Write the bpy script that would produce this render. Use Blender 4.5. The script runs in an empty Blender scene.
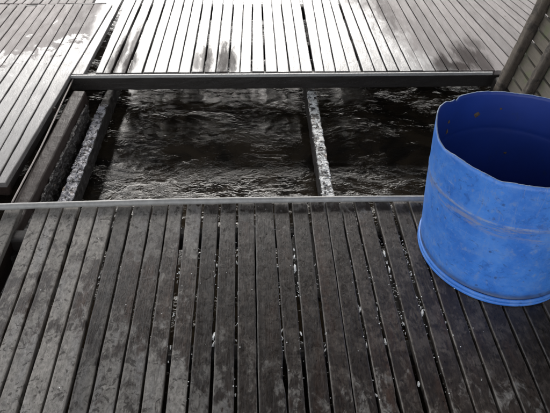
import bpy, bmesh, math, random
from mathutils import Vector, Matrix, noise
random.seed(7)
S = bpy.context.scene
C = S.collection
R = math.radians

# ---------------------------------------------------------------- camera
FPX, CX, CY, CAM_H = 560.0, 275.0, 206.5, 1.5
ROW = Matrix(((0.99893508, 0.01698353, -0.04289826),
              (-0.04289365, 0.68434865, -0.7278922),
              (0.01699519, 0.72895712, 0.68434836)))
cam_d = bpy.data.cameras.new('camera')
cam = bpy.data.objects.new('camera', cam_d); C.objects.link(cam)
cam_d.sensor_width = 36; cam_d.lens = 36 * FPX / 550
cam_d.clip_start = 0.02; cam_d.clip_end = 2000
cam.matrix_world = Matrix.Translation((0, 0, CAM_H)) @ ROW.to_4x4()
S.camera = cam

# ---------------------------------------------------------------- sky and sun
SUN_EL, SUN_AZ = 32.0, -3.0          # elevation; azimuth to the right of +Y
W = bpy.data.worlds.new('World'); S.world = W; W.use_nodes = True
wn = W.node_tree.nodes; wl = W.node_tree.links
bg = wn['Background']
sky = wn.new('ShaderNodeTexSky'); sky.sky_type = 'NISHITA'; sky.sun_disc = False
sky.sun_elevation = R(SUN_EL); sky.sun_rotation = R(SUN_AZ)
sky.air_density = 1.0; sky.dust_density = 1.5; sky.ozone_density = 1.0
hs_ = wn.new('ShaderNodeHueSaturation'); hs_.inputs['Saturation'].default_value = 0.18   # thin overcast veils the blue
wl.new(sky.outputs[0], hs_.inputs['Color']); wl.new(hs_.outputs[0], bg.inputs[0]); bg.inputs[1].default_value = 0.15
sd = bpy.data.lights.new('sun', 'SUN'); sun = bpy.data.objects.new('sun', sd); C.objects.link(sun)
sd.energy = 1.5; sd.angle = R(30); sd.color = (1.0, 0.955, 0.895)
dirv = Vector((math.sin(R(SUN_AZ)) * math.cos(R(SUN_EL)), math.cos(R(SUN_AZ)) * math.cos(R(SUN_EL)), math.sin(R(SUN_EL))))
sun.rotation_euler = dirv.to_track_quat('Z', 'Y').to_euler()
sun.location = (0, 6, 5)
S.view_settings.view_transform = 'Standard'; S.view_settings.look = 'None'
S.view_settings.exposure = 1.5; S.view_settings.gamma = 1
S.view_settings.use_curve_mapping = False
S.render.engine = 'CYCLES'
S.render.resolution_x = 1024; S.render.resolution_y = 769

# ---------------------------------------------------------------- helpers
def at(px, py, z=0.0):
    """measured point of the place on the level z"""
    d = ROW @ Vector(((px - CX) / FPX, -(py - CY) / FPX, -1.0))
    t = (z - CAM_H) / d.z
    return Vector((0, 0, CAM_H)) + d * t

def link(name, bm, mat, parent=None, smooth=False):
    me = bpy.data.meshes.new(name); bm.normal_update(); bm.to_mesh(me); bm.free()
    o = bpy.data.objects.new(name, me); C.objects.link(o)
    if isinstance(mat, (list, tuple)):
        for m in mat: me.materials.append(m)
    else: me.materials.append(mat)
    if smooth:
        for p in me.polygons: p.use_smooth = True
    if parent is not None:
        o.parent = parent
        o.matrix_parent_inverse = Matrix.Translation(-parent.location)
    return o

def thing(name, loc, label, cat, group=None):
    o = bpy.data.objects.new(name, None); C.objects.link(o); o.location = loc
    o.empty_display_size = 0.05
    tag(o, label, cat, group); return o

def tag(o, label=None, cat=None, group=None, kind=None):
    if label: o['label'] = label
    if cat: o['category'] = cat
    if group: o['group'] = group
    if kind: o['kind'] = kind
    return o

def nnode(nt, typ, **kw):
    n = nt.nodes.new(typ)
    for k, v in kw.items():
        if k.startswith('i_'):
            n.inputs[int(k[2:])].default_value = v
        else: setattr(n, k, v)
    return n

class NT:
    """small node-graph writer"""
    def __init__(s, name):
        s.m = bpy.data.materials.new(name); s.m.use_nodes = True
        s.t = s.m.node_tree; s.b = s.t.nodes['Principled BSDF']
    def l(s, a, b): s.t.links.new(a, b)
    def mapv(s, src, scale=(1, 1, 1), loc=(0, 0, 0)):
        n = s.t.nodes.new('ShaderNodeMapping'); n.inputs['Scale'].default_value = scale; n.inputs['Location'].default_value = loc
        s.l(src, n.inputs['Vector']); return n.outputs[0]
    def noise(s, vec, scale, detail=4, rough=0.55, dist=0.0):
        n = s.t.nodes.new('ShaderNodeTexNoise'); n.inputs['Scale'].default_value = scale
        n.inputs['Detail'].default_value = detail; n.inputs['Roughness'].default_value = rough
        n.inputs['Distortion'].default_value = dist
        s.l(vec, n.inputs['Vector']); return n.outputs[0]
    def ramp(s, fac, stops, interp='LINEAR'):
        n = s.t.nodes.new('ShaderNodeValToRGB'); cr = n.color_ramp; cr.interpolation = interp
        while len(cr.elements) < len(stops): cr.elements.new(0.5)
        for e, (p, c) in zip(cr.elements, stops):
            e.position = p; e.color = (c, c, c, 1) if isinstance(c, (int, float)) else (*c, 1)
        s.l(fac, n.inputs[0]); return n.outputs[0]
    def mix(s, fac, a, b, mode='MIX'):
        n = s.t.nodes.new('ShaderNodeMix'); n.data_type = 'RGBA'; n.blend_type = mode; n.clamp_factor = True
        for idx, v in ((0, fac), (6, a), (7, b)):
            if hasattr(v, 'is_linked') or hasattr(v, 'links'): s.l(v, n.inputs[idx])
            elif isinstance(v, (int, float)): n.inputs[idx].default_value = v if idx == 0 else (v, v, v, 1)
            else: n.inputs[idx].default_value = (*v, 1)
        return n.outputs[2]
    def math(s, op, a, b=0.0, c=0.0, clamp=False):
        n = s.t.nodes.new('ShaderNodeMath'); n.operation = op; n.use_clamp = clamp
        for i, v in enumerate((a, b, c)):
            if isinstance(v, (int, float)): n.inputs[i].default_value = v
            else: s.l(v, n.inputs[i])
        return n.outputs[0]
    def pos(s): return s.t.nodes.new('ShaderNodeNewGeometry').outputs['Position']
    def obj(s): return s.t.nodes.new('ShaderNodeTexCoord').outputs['Object']
    def rnd(s): return s.t.nodes.new('ShaderNodeObjectInfo').outputs['Random']
    def bump(s, h, strength=0.3, dist=0.002, normal=None):
        n = s.t.nodes.new('ShaderNodeBump'); n.inputs['Strength'].default_value = strength
        n.inputs['Distance'].default_value = dist; s.l(h, n.inputs['Height'])
        if normal is not None: s.l(normal, n.inputs['Normal'])
        return n.outputs[0]
    def sstep(s, v, a, b):
        n = s.t.nodes.new('ShaderNodeMapRange'); n.interpolation_type = 'SMOOTHSTEP'
        s.l(v, n.inputs[0]); n.inputs[1].default_value = a; n.inputs[2].default_value = b
        return n.outputs[0]
    def blob(s, px, py, rx, ry, z=0.0, soft=0.5, warp=0.5, vec=None):
        """irregular stain of its own round a place on the boards"""
        c = at(px, py, z)
        v = vec if vec is not None else s.pos()
        m = s.t.nodes.new('ShaderNodeVectorMath'); m.operation = 'SUBTRACT'; s.l(v, m.inputs[0]); m.inputs[1].default_value = (c.x, c.y, c.z)
        k = s.t.nodes.new('ShaderNodeVectorMath'); k.operation = 'MULTIPLY'; s.l(m.outputs[0], k.inputs[0]); k.inputs[1].default_value = (1 / rx, 1 / ry, 0)
        ln = s.t.nodes.new('ShaderNodeVectorMath'); ln.operation = 'LENGTH'; s.l(k.outputs[0], ln.inputs[0])
        nz = s.noise(s.mapv(s.pos(), (1, .20, 1)), 46, 7, 0.75, 0.4)
        d = s.math('ADD', ln.outputs['Value'], s.math('MULTIPLY', s.math('SUBTRACT', nz, 0.5), warp * 4))
        return s.sstep(d, 1 + soft, 1 - soft)

# ---------------------------------------------------------------- materials
def wood_base(g, seedloc=(0, 0, 0)):
    o = g.mapv(g.obj(), (1, 1, 1), seedloc)
    r = g.rnd()
    comb = g.t.nodes.new('ShaderNodeCombineXYZ'); g.l(g.math('MULTIPLY', r, 37.0), comb.inputs[0]); g.l(g.math('MULTIPLY', r, 11.0), comb.inputs[1])
    ad = g.t.nodes.new('ShaderNodeVectorMath'); ad.operation = 'ADD'; g.l(o, ad.inputs[0]); g.l(comb.outputs[0], ad.inputs[1])
    v = ad.outputs[0]
    grain = g.noise(g.mapv(v, (110, 9, 60)), 1.0, 6, 0.6, 1.2)
    fine = g.noise(g.mapv(v, (500, 30, 200)), 1.0, 3, 0.6)
    mid = g.noise(g.mapv(v, (14, 3, 10)), 1.0, 5, 0.6)
    return v, r, grain, fine, mid

def near_wood():
    g = NT('near_deck_wood')
    v, r, grain, fine, mid = wood_base(g)
    p = g.pos()
    sep = g.t.nodes.new('ShaderNodeSeparateXYZ'); g.l(p, sep.inputs[0])
    x, y = sep.outputs[0], sep.outputs[1]
    n1 = g.noise(p, 7.0, 5, 0.6, 0.3)
    n2 = g.noise(g.mapv(v, (26, 12, 20)), 1.0, 5, 0.65, 0.6)
    # dry where feet have not spread water: towards the left and the near end, broken edges
    n3 = g.noise(g.mapv(v, (34, 17, 20)), 1.0, 7, 0.72, 0.9)
    n5 = g.noise(p, 13, 6, 0.68, 0.6)
    b = g.math('ADD', g.math('MULTIPLY', g.math('SUBTRACT', n1, 0.5), 1.2), g.math('ADD', g.math('MULTIPLY', g.math('SUBTRACT', n3, 0.5), 1.35), g.math('MULTIPLY', g.math('SUBTRACT', n5, 0.5), 1.0)))
    dnear = g.math('MULTIPLY', g.math('SUBTRACT', 0.98, y), 1.3)
    dleft = g.math('MULTIPLY', g.math('SUBTRACT', -0.22, x), 0.55)
    dtop = g.math('MULTIPLY', g.sstep(y, 1.22, 1.55), 0.46)
    dr = g.math('ADD', g.math('ADD', g.math('MAXIMUM', dnear, -0.24), g.math('MAXIMUM', dleft, -0.25)), g.math('ADD', dtop, b))
    dr = g.math('SUBTRACT', dr, g.math('MULTIPLY', g.sstep(x, 0.2, 0.6), 0.18))
    # contact shadow of the drum, painted as darker wet boards round its foot
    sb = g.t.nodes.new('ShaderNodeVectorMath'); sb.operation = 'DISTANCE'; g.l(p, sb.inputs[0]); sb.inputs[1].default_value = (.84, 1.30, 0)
    contact_shade = g.sstep(g.math('ADD', sb.outputs['Value'], g.math('MULTIPLY', g.math('SUBTRACT', n5, 0.5), 0.22)), 0.46, 0.36)
    dr = g.math('SUBTRACT', g.math('ADD', dr, g.math('MULTIPLY', g.math('SUBTRACT', r, 0.5), 0.20)), g.math('MULTIPLY', contact_shade, 0.5))
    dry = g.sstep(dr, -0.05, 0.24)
    dcol = g.mix(grain, (0.098, 0.091, 0.082), (0.235, 0.220, 0.200))
    dcol = g.mix(g.math('MULTIPLY', g.sstep(mid, 0.45, 0.7), 0.4), dcol, (0.130, 0.132, 0.140))
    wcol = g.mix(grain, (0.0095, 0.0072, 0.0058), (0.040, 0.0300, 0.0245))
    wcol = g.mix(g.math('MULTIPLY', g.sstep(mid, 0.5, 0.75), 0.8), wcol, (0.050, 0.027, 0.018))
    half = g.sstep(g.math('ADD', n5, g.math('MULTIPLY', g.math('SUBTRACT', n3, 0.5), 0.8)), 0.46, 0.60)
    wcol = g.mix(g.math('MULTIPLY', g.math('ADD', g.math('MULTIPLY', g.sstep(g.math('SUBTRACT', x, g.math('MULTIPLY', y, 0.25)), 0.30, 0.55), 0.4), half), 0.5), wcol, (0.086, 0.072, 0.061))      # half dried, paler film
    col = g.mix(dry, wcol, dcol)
    # drip spots and dark blotches
    sp = g.t.nodes.new('ShaderNodeTexVoronoi'); sp.inputs['Scale'].default_value = 34; g.l(g.mapv(p, (1, 0.8, 1)), sp.inputs['Vector'])
    dn = g.noise(g.mapv(p, (1, .8, 1)), 62, 3, 0.5, 0.2); dn2 = g.noise(p, 19, 5, 0.7, 1.0)
    spm = g.math('MAXIMUM', g.math('MULTIPLY', g.sstep(dn, 0.60, 0.64), g.sstep(g.noise(p, 6, 3), 0.42, 0.55)), g.sstep(dn2, 0.57, 0.62))
    col = g.mix(g.math('MULTIPLY', spm, 0.72), col, (0.015, 0.012, 0.010))
    gr = g.noise(g.mapv(p, (1, .55, 1)), 105, 5, 0.7, 0.3); gr2 = g.noise(g.mapv(p, (1, .6, 1)), 34, 6, 0.72, 1.0)
    col = g.mix(1.0, col, g.ramp(gr, [(0.32, 0.62), (0.5, 1.0), (0.70, 1.45)]), 'MULTIPLY')
    col = g.mix(g.math('MULTIPLY', g.sstep(gr2, 0.52, 0.60), 0.5), col, g.mix(0.6, col, (0.012, 0.009, 0.008)))
    # tiny pale specks
    vs = g.t.nodes.new('ShaderNodeTexVoronoi'); vs.inputs['Scale'].default_value = 34; g.l(p, vs.inputs['Vector'])
    sel = g.t.nodes.new('ShaderNodeSeparateColor'); g.l(vs.outputs['Color'], sel.inputs[0])
    pk = g.math('MULTIPLY', g.math('LESS_THAN', vs.outputs['Distance'], 0.06), g.math('GREATER_THAN', sel.outputs[0], 0.86))
    col = g.mix(pk, col, (0.62, 0.62, 0.6))
    # worn, paler arrises, with edge highlights painted into the same tint
    pt = g.t.nodes.new('ShaderNodeNewGeometry').outputs['Pointiness']
    ed = g.math('MULTIPLY', g.sstep(pt, 0.515, 0.56), g.sstep(n3, 0.38, 0.58))
    col = g.mix(g.math('MULTIPLY', ed, 0.55), col, (0.19, 0.17, 0.15))
    # plank to plank difference
    k = g.ramp(r, [(0, 0.62), (0.5, 1.0), (1, 1.30)])
    col = g.mix(1.0, col, k, 'MULTIPLY')
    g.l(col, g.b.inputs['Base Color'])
    rough = g.math('ADD', g.math('MULTIPLY', dry, 0.22), g.math('MULTIPLY', g.math('ADD', gr, gr2), 0.40))
    g.l(g.math('ADD', rough, -0.04), g.b.inputs['Roughness'])
    g.l(g.mix(dry, 0.42, 0.18), g.b.inputs['Specular IOR Level'])
    h = g.math('ADD', g.math('MULTIPLY', grain, 0.9), g.math('ADD', g.math('MULTIPLY', gr, 0.35), g.math('MULTIPLY', gr2, 0.55)))
    g.l(g.bump(h, 0.7, 0.0028), g.b.inputs['Normal'])
    return g.m

def far_wood():
    g = NT('far_deck_wood')
    v, r, grain, fine, mid = wood_base(g, (3, 1, 0))
    p = g.pos()
    sep = g.t.nodes.new('ShaderNodeSeparateXYZ'); g.l(p, sep.inputs[0])
    x, y = sep.outputs[0], sep.outputs[1]
    n1 = g.noise(p, 5.0, 5, 0.62, 0.4)
    n2 = g.noise(g.mapv(v, (22, 9, 20)), 1.0, 5, 0.65, 0.5)
    bro = g.math('ADD', g.math('MULTIPLY', g.math('SUBTRACT', n1, 0.5), 1.1), g.math('MULTIPLY', g.math('SUBTRACT', n2, 0.5), 0.9))
    # wet film: middle of the far boards and the near half of the left platform
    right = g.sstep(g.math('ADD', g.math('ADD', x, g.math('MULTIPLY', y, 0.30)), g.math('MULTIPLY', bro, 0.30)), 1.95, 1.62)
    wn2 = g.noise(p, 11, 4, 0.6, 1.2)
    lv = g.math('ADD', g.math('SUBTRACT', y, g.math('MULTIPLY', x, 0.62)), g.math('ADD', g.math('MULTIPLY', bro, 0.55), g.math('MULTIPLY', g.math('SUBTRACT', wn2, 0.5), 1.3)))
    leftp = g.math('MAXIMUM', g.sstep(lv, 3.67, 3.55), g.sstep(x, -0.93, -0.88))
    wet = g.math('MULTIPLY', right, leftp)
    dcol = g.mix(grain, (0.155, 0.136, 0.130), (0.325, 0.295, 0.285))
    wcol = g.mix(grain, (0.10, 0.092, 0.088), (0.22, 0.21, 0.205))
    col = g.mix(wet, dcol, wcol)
    # brown stains where fish slime has dried
    st = None
    for (px, py, rx, ry, w) in ((119, 56, .022, .22, .9), (124, 50, .020, .20, .7), (134, 46, .022, .26, .7), (129, 62, .030, .14, .9), (113, 66, .03, .1, .7), (206, 60, .035, .16, .75), (224, 60, .030, .19, .9), (232, 62, .022, .15, .8), (197, 62, .025, .10, .5), (468, 56, .08, .13, .75), (457, 66, .11, .05, .8), (481, 60, .045, .15, .7), (446, 64, .03, .11, .8), (440, 66, .03, .08, .7), (386, 12, .05, .25, .35), (474, 44, .05, .08, .5)):
        q = g.math('MULTIPLY', g.blob(px, py, rx, ry, 0, 0.55, 0.60), w)
        st = q if st is None else g.math('MAXIMUM', st, q)
    col = g.mix(st, col, (0.030, 0.022, 0.020))
    # small brown freckles
    vs = g.t.nodes.new('ShaderNodeTexVoronoi'); vs.inputs['Scale'].default_value = 9; g.l(p, vs.inputs['Vector'])
    fk = g.sstep(g.math('ADD', vs.outputs['Distance'], g.math('MULTIPLY', n2, 0.25)), 0.22, 0.16)
    col = g.mix(g.math('MULTIPLY', fk, 0.45), col, (0.10, 0.06, 0.045))
    k = g.ramp(r, [(0, 0.80), (0.5, 1.0), (1, 1.12)])
    col = g.mix(1.0, col, k, 'MULTIPLY')
    g.l(col, g.b.inputs['Base Color'])
    rr = g.mix(wet, 0.66, 0.33)
    rr = g.math('ADD', g.math('MULTIPLY', st, 0.30), g.math('ADD', rr, g.math('MULTIPLY', g.math('SUBTRACT', n2, 0.5), 0.55)))
    g.l(rr, g.b.inputs['Roughness'])
    sp = g.mix(wet, 0.25, 0.5)
    sp = g.math('MULTIPLY', sp, g.math('SUBTRACT', 1.0, g.math('MULTIPLY', st, 0.9)))
    g.l(sp, g.b.inputs['Specular IOR Level'])
    h = g.math('ADD', g.math('MULTIPLY', grain, 0.8), g.math('ADD', g.math('MULTIPLY', fine, 0.3), g.math('MULTIPLY', n2, 0.5)))
    g.l(g.bump(h, 0.75, 0.0022), g.b.inputs['Normal'])
    return g.m

def dark_wood(name, lo, hi, rough=0.5, bs=0.6, blot=None, bcol=None, bscale=20, bth=(0.5, 0.62)):
    g = NT(name)
    v, r, grain, fine, mid = wood_base(g, (1, 2, 3))
    col = g.mix(grain, lo, hi)
    if blot:
        n = g.noise(g.pos(), bscale, 6, 0.65, 0.5)
        m = g.sstep(n, *bth)
        col = g.mix(g.math('MULTIPLY', m, blot), col, bcol)
    g.l(col, g.b.inputs['Base Color'])
    g.l(g.math('ADD', g.math('MULTIPLY', mid, 0.3), rough - 0.15), g.b.inputs['Roughness'])
    h = g.math('ADD', grain, g.math('MULTIPLY', g.noise(g.pos(), 60, 5, 0.6), 0.8))
    g.l(g.bump(h, bs, 0.003), g.b.inputs['Normal'])
    return g.m

def crust_mat(name, pale, dark, th):
    g = NT(name)
    p = g.pos()
    n = g.noise(p, 34, 7, 0.7, 0.5); n3 = g.noise(p, 150, 4, 0.6)
    vo = g.t.nodes.new('ShaderNodeTexVoronoi'); vo.inputs['Scale'].default_value = 75; g.l(p, vo.inputs['Vector'])
    m = g.sstep(g.math('ADD', n, g.math('MULTIPLY', g.math('SUBTRACT', n3, 0.5), 0.35)), *th)
    pc = g.mix(g.sstep(n3, 0.35, 0.65), pale, tuple(c * 0.72 for c in pale))
    pc = g.mix(g.sstep(g.noise(p, 18, 3), 0.6, 0.72), pc, (0.30, 0.20, 0.12))
    col = g.mix(m, dark, pc)
    g.l(col, g.b.inputs['Base Color']); g.b.inputs['Roughness'].default_value = 0.42
    h = g.math('ADD', g.math('MULTIPLY', m, 0.7), g.math('ADD', g.math('MULTIPLY', vo.outputs['Distance'], -0.8), n3))
    g.l(g.bump(h, 0.9, 0.006), g.b.inputs['Normal'])
    return g.m

def water_mat():
    g = NT('dark_rippled_water')
    p = g.pos()
    n0 = g.noise(p, 4.5, 6, 0.65, 0.8)
    col = g.mix(g.sstep(n0, 0.35, 0.65), (0.007, 0.006, 0.0048), (0.028, 0.021, 0.0135))
    # thin pale drifts mixed into the water colour
    fo = g.noise(g.mapv(p, (1, 1.5, 1)), 30, 7, 0.72, 1.6)
    fm = g.math('MULTIPLY', g.sstep(fo, 0.60, 0.70), g.sstep(g.noise(p, 5, 3, 0.6, 0.6), 0.48, 0.62))
    col = g.mix(g.math('MULTIPLY', fm, 0.55), col, (0.16, 0.155, 0.15))
    g.l(col, g.b.inputs['Base Color'])
    g.b.inputs['Roughness'].default_value = 0.12
    g.b.inputs['IOR'].default_value = 1.333
    a = g.noise(g.mapv(p, (1, 1.35, 1)), 24, 5, 0.60, 0.9)
    b = g.noise(g.mapv(p, (1, 1.1, 1)), 78, 4, 0.6, 0.8)
    pm = g.sstep(g.noise(g.mapv(p, (1, 1.5, 1)), 4.2, 4, 0.62, 0.5), 0.45, 0.66)
    h = g.math('MULTIPLY', g.math('ADD', a, g.math('MULTIPLY', b, 0.55)), g.math('ADD', g.math('MULTIPLY', pm, 0.85), 0.30))
    g.l(g.bump(h, 1.0, 0.0034), g.b.inputs['Normal'])
    return g.m

def blue_plastic():
    g = NT('scuffed_blue_plastic')
    tc = g.t.nodes.new('ShaderNodeUVMap'); tc.uv_map = 'UVMap'
    uv = tc.outputs[0]                      # u = metres round, v = metres up
    o = g.obj()
    geo = g.t.nodes.new('ShaderNodeNewGeometry')
    sep = g.t.nodes.new('ShaderNodeSeparateXYZ'); g.l(uv, sep.inputs[0])
    u, v = sep.outputs[0], sep.outputs[1]
    n1 = g.noise(o, 9, 6, 0.62, 0.3); n2 = g.noise(o, 45, 5, 0.65); n4 = g.noise(o, 3.2, 3)
    base = g.mix(g.sstep(n1, 0.3, 0.7), (0.028, 0.145, 0.53), (0.058, 0.215, 0.65))
    # sun-bleached film and grime
    base = g.mix(g.math('MULTIPLY', g.sstep(n4, 0.45, 0.7), 0.35), base, (0.13, 0.27, 0.60))
    base = g.mix(g.math('MULTIPLY', g.sstep(n2, 0.56, 0.72), 0.42), base, (0.20, 0.26, 0.38))
    mott = g.noise(o, 22, 7, 0.75, 0.4)
    base = g.mix(g.math('MULTIPLY', g.sstep(mott, 0.46, 0.68), 0.30), base, (0.17, 0.30, 0.58))
    base = g.mix(g.math('MULTIPLY', g.sstep(mott, 0.45, 0.33), 0.50), base, (0.020, 0.075, 0.30))
    # scuffed hoop at 0.31 m, with scraped pale and brownish patch
    wob = g.math('MULTIPLY', g.math('SUBTRACT', n1, 0.5), 0.012)
    vv = g.math('ADD', v, wob)
    dz = g.math('ABSOLUTE', g.math('SUBTRACT', vv, 0.318))
    hoop = g.sstep(dz, 0.0055, 0.0015)
    base = g.mix(g.math('MULTIPLY', hoop, g.math('MULTIPLY', g.sstep(mott, 0.36, 0.62), 0.6)), base, (0.30, 0.34, 0.42))
    dlow = g.math('ABSOLUTE', g.math('SUBTRACT', vv, 0.300))
    band = g.math('MULTIPLY', g.sstep(dlow, 0.040, 0.008), g.sstep(g.noise(g.mapv(uv, (9, 70, 1)), 1.0, 6, 0.75, 0.5), 0.47, 0.60))
    base = g.mix(g.math('MULTIPLY', band, 0.6), base, (0.27, 0.26, 0.28))
    # long scratches
    sc = g.noise(g.mapv(uv, (7, 130, 1)), 1.0, 3, 0.7, 0.8)
    base = g.mix(g.math('MULTIPLY', g.sstep(sc, 0.66, 0.74), 0.40), base, (0.34, 0.40, 0.52))
    # fine criss-cross scuffs, sun-chalked spots and grey runs
    s1 = g.noise(g.mapv(uv, (60, 9, 1)), 1.0, 6, 0.75, 1.5)
    base = g.mix(g.math('MULTIPLY', g.sstep(s1, 0.57, 0.66), 0.38), base, (0.20, 0.27, 0.44))
    s2 = g.noise(g.mapv(uv, (26, 40, 1)), 1.0, 7, 0.8, 0.6)
    base = g.mix(g.math('MULTIPLY', g.sstep(s2, 0.56, 0.64), 0.55), base, (0.030, 0.060, 0.17))
    base = g.mix(g.math('MULTIPLY', g.sstep(s2, 0.42, 0.34), 0.35), base, (0.22, 0.33, 0.58))
    # dark dirt at the foot and dark specks
    foot = g.math('MULTIPLY', g.sstep(g.math('ADD', v, g.math('MULTIPLY', n1, 0.03)), 0.072, 0.044), 0.85)
    base = g.mix(foot, base, (0.035, 0.045, 0.075))
    vo = g.t.nodes.new('ShaderNodeTexVoronoi'); vo.inputs['Scale'].default_value = 24; g.l(o, vo.inputs['Vector'])
    sl = g.t.nodes.new('ShaderNodeSeparateColor'); g.l(vo.outputs['Color'], sl.inputs[0])
    dk = g.math('MULTIPLY', g.sstep(g.math('ADD', vo.outputs['Distance'], g.math('MULTIPLY', n2, 0.25)), 0.27, 0.20), g.math('GREATER_THAN', sl.outputs[0], 0.6))
    base = g.mix(g.math('MULTIPLY', dk, 0.6), base, (0.03, 0.06, 0.16))
    # pale specks
    g.l(base, g.b.inputs['Base Color'])
    g.l(g.math('ADD', g.math('MULTIPLY', n2, 0.22), 0.30), g.b.inputs['Roughness'])
    g.b.inputs['Specular IOR Level'].default_value = 0.45
    h = g.math('ADD', g.math('MULTIPLY', n1, 1.0), g.math('MULTIPLY', n2, 0.35))
    g.l(g.bump(h, 0.35, 0.004), g.b.inputs['Normal'])
    return g.m

def blue_inside():  # same plastic as outside, the hollow's shade put into a darker colour
    g = NT('blue_plastic_shaded_inside')
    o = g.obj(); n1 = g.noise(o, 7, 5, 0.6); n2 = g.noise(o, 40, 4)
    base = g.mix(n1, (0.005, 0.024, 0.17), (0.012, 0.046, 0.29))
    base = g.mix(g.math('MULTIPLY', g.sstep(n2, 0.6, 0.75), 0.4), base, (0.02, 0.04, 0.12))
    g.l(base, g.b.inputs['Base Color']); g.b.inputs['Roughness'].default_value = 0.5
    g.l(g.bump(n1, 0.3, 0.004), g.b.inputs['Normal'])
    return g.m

def plain(name, col, rough=0.5, metal=0.0, nscale=60, amp=0.3, bs=0.3):
    g = NT(name); n = g.noise(g.obj(), nscale, 5, 0.6)
    g.l(g.mix(n, tuple(c * (1 - amp) for c in col), tuple(min(1, c * (1 + amp)) for c in col)), g.b.inputs['Base Color'])
    g.b.inputs['Roughness'].default_value = rough; g.b.inputs['Metallic'].default_value = metal
    g.l(g.bump(n, bs, 0.001), g.b.inputs['Normal']); return g.m

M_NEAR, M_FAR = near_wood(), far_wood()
M_FASCIA = dark_wood('black_wet_beam', (0.010, 0.009, 0.008), (0.028, 0.023, 0.020), 0.45)
M_BROWN = dark_wood('brown_wet_timber', (0.017, 0.011, 0.009), (0.042, 0.029, 0.024), 0.5, 0.6)
M_BROWN.node_tree.nodes['Principled BSDF'].inputs['Specular IOR Level'].default_value = 0.22
M_POST = dark_wood('weathered_post', (0.030, 0.023, 0.017), (0.15, 0.12, 0.09), 0.75, 1.0, 0.75, (0.022, 0.017, 0.013), 20)
M_FENCE = dark_wood('mossy_board', (0.10, 0.084, 0.064), (0.27, 0.235, 0.185), 0.8, 0.9, 0.7, (0.15, 0.165, 0.085), 14)
M_UNDER = dark_wood('under_timber', (0.012, 0.010, 0.009), (0.030, 0.025, 0.022), 0.6)
M_CRUST = crust_mat('white_barnacle_crust', (0.82, 0.82, 0.80), (0.030, 0.024, 0.020), (0.45, 0.50))
M_CRUST2 = crust_mat('grey_barnacle_crust', (0.58, 0.57, 0.61), (0.030, 0.026, 0.024), (0.42, 0.50))
M_CRUST3 = crust_mat('sparse_barnacle_crust', (0.30, 0.28, 0.27), (0.022, 0.018, 0.016), (0.56, 0.66))
M_WATER = water_mat()
M_BLUE, M_BLUEIN = blue_plastic(), blue_inside()
M_CUT = plain('cut_plastic_edge', (0.20, 0.27, 0.42), 0.6)
M_GRIME = plain('dried_brown_grime', (0.10, 0.07, 0.05), 0.8)
M_RAIL = plain('weathered_grey_pole', (0.25, 0.245, 0.235), 0.45, 0.0, 45, 0.45, 0.5)
M_ROD = plain('pale_rope_fibre', (0.34, 0.30, 0.28), 0.7, 0.0, 120, 0.4, 0.6)
M_SHELL = plain('white_shell', (0.66, 0.66, 0.64), 0.3, 0.0, 160, 0.35, 0.8)
M_NAIL = plain('worn_nail_head', (0.42, 0.38, 0.36), 0.35, 0.6)
M_SHADE_ROOF = plain('dark_shade_roof', (0.018, 0.016, 0.014), 0.9, 0.0, 6, 0.4)  # near black, so the added roof keeps reflections in the water dark

# ---------------------------------------------------------------- plank builder
def plank_mesh(fl, fr, nl, nr, ztop, thick, jit=0.0012, seg=None, bite=None, cup=0.0, bev=0.0022, lift=0.0):
    """fl, fr: far-left / far-right corners, nl, nr: near corners (world x, y). Worn, slightly wavy board."""
    bm = bmesh.new()
    L = ((fl + fr) / 2 - (nl + nr) / 2).length
    seg = seg or max(6, int(L / 0.045))
    sd_ = random.uniform(0, 100)
    rings = []
    for i in range(seg + 1):
        t = i / seg
        l = nl.lerp(fl, t); r = nr.lerp(fr, t)
        ax = (r - l); w = ax.length; ax = ax / w
        jl = jit * (noise.noise(Vector((sd_, t * L * 9, 0))) * 1.4 + noise.noise(Vector((sd_, t * L * 30, 3))) * 0.6)
        jr = jit * (noise.noise(Vector((sd_ + 9, t * L * 9, 0))) * 1.4 + noise.noise(Vector((sd_ + 9, t * L * 30, 3))) * 0.6)
        zz = ztop + lift * (t - .5) + 0.0012 * noise.noise(Vector((sd_ + 20, t * L * 3, 1)))
        bl = bite(l.lerp(r, .5), t, L) if bite else (0, 0)
        l = l + ax * (jl + bl[0]); r = r - ax * (jr + bl[1])
        m = (l + r) / 2
        b = bev
        zb = zz - thick
        prof = [(l, zb), (l, zz - b), (l + ax * b, zz - b * 0.25), (l + ax * b * 2.2, zz), (m, zz - cup), (r - ax * b * 2.2, zz), (r - ax * b, zz - b * 0.25), (r, zz - b), (r, zb)]
        rings.append([bm.verts.new((q.x, q.y, z)) for q, z in prof])
    n = len(rings[0])
    for a, b in zip(rings, rings[1:]):
        for k in range(n):
            bm.faces.new((a[k], a[(k + 1) % n], b[(k + 1) % n], b[k]))
    bm.faces.new(rings[0][::-1]); bm.faces.new(rings[-1])
    bmesh.ops.recalc_face_normals(bm, faces=bm.faces)
    return bm

def settle(o):
    """own origin at the piece's middle, so every board has its own grain"""
    me = o.data
    lo = Vector((min(v.co[i] for v in me.vertices) for i in range(3))); hi = Vector((max(v.co[i] for v in me.vertices) for i in range(3)))
    c = (lo + hi) / 2
    me.transform(Matrix.Translation(-c))
    if o.parent:
        o.matrix_parent_inverse = Matrix.Identity(4); o.location = c - o.parent.location
    else: o.location = c
    return o

def flat(v): return Vector((v.x, v.y, 0))
def line_at(a, b, y):
    """x on the line a-b (world) where world y = y"""
    t = (y - a.y) / (b.y - a.y)
    return Vector((a.x + (b.x - a.x) * t, y, 0))

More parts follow.
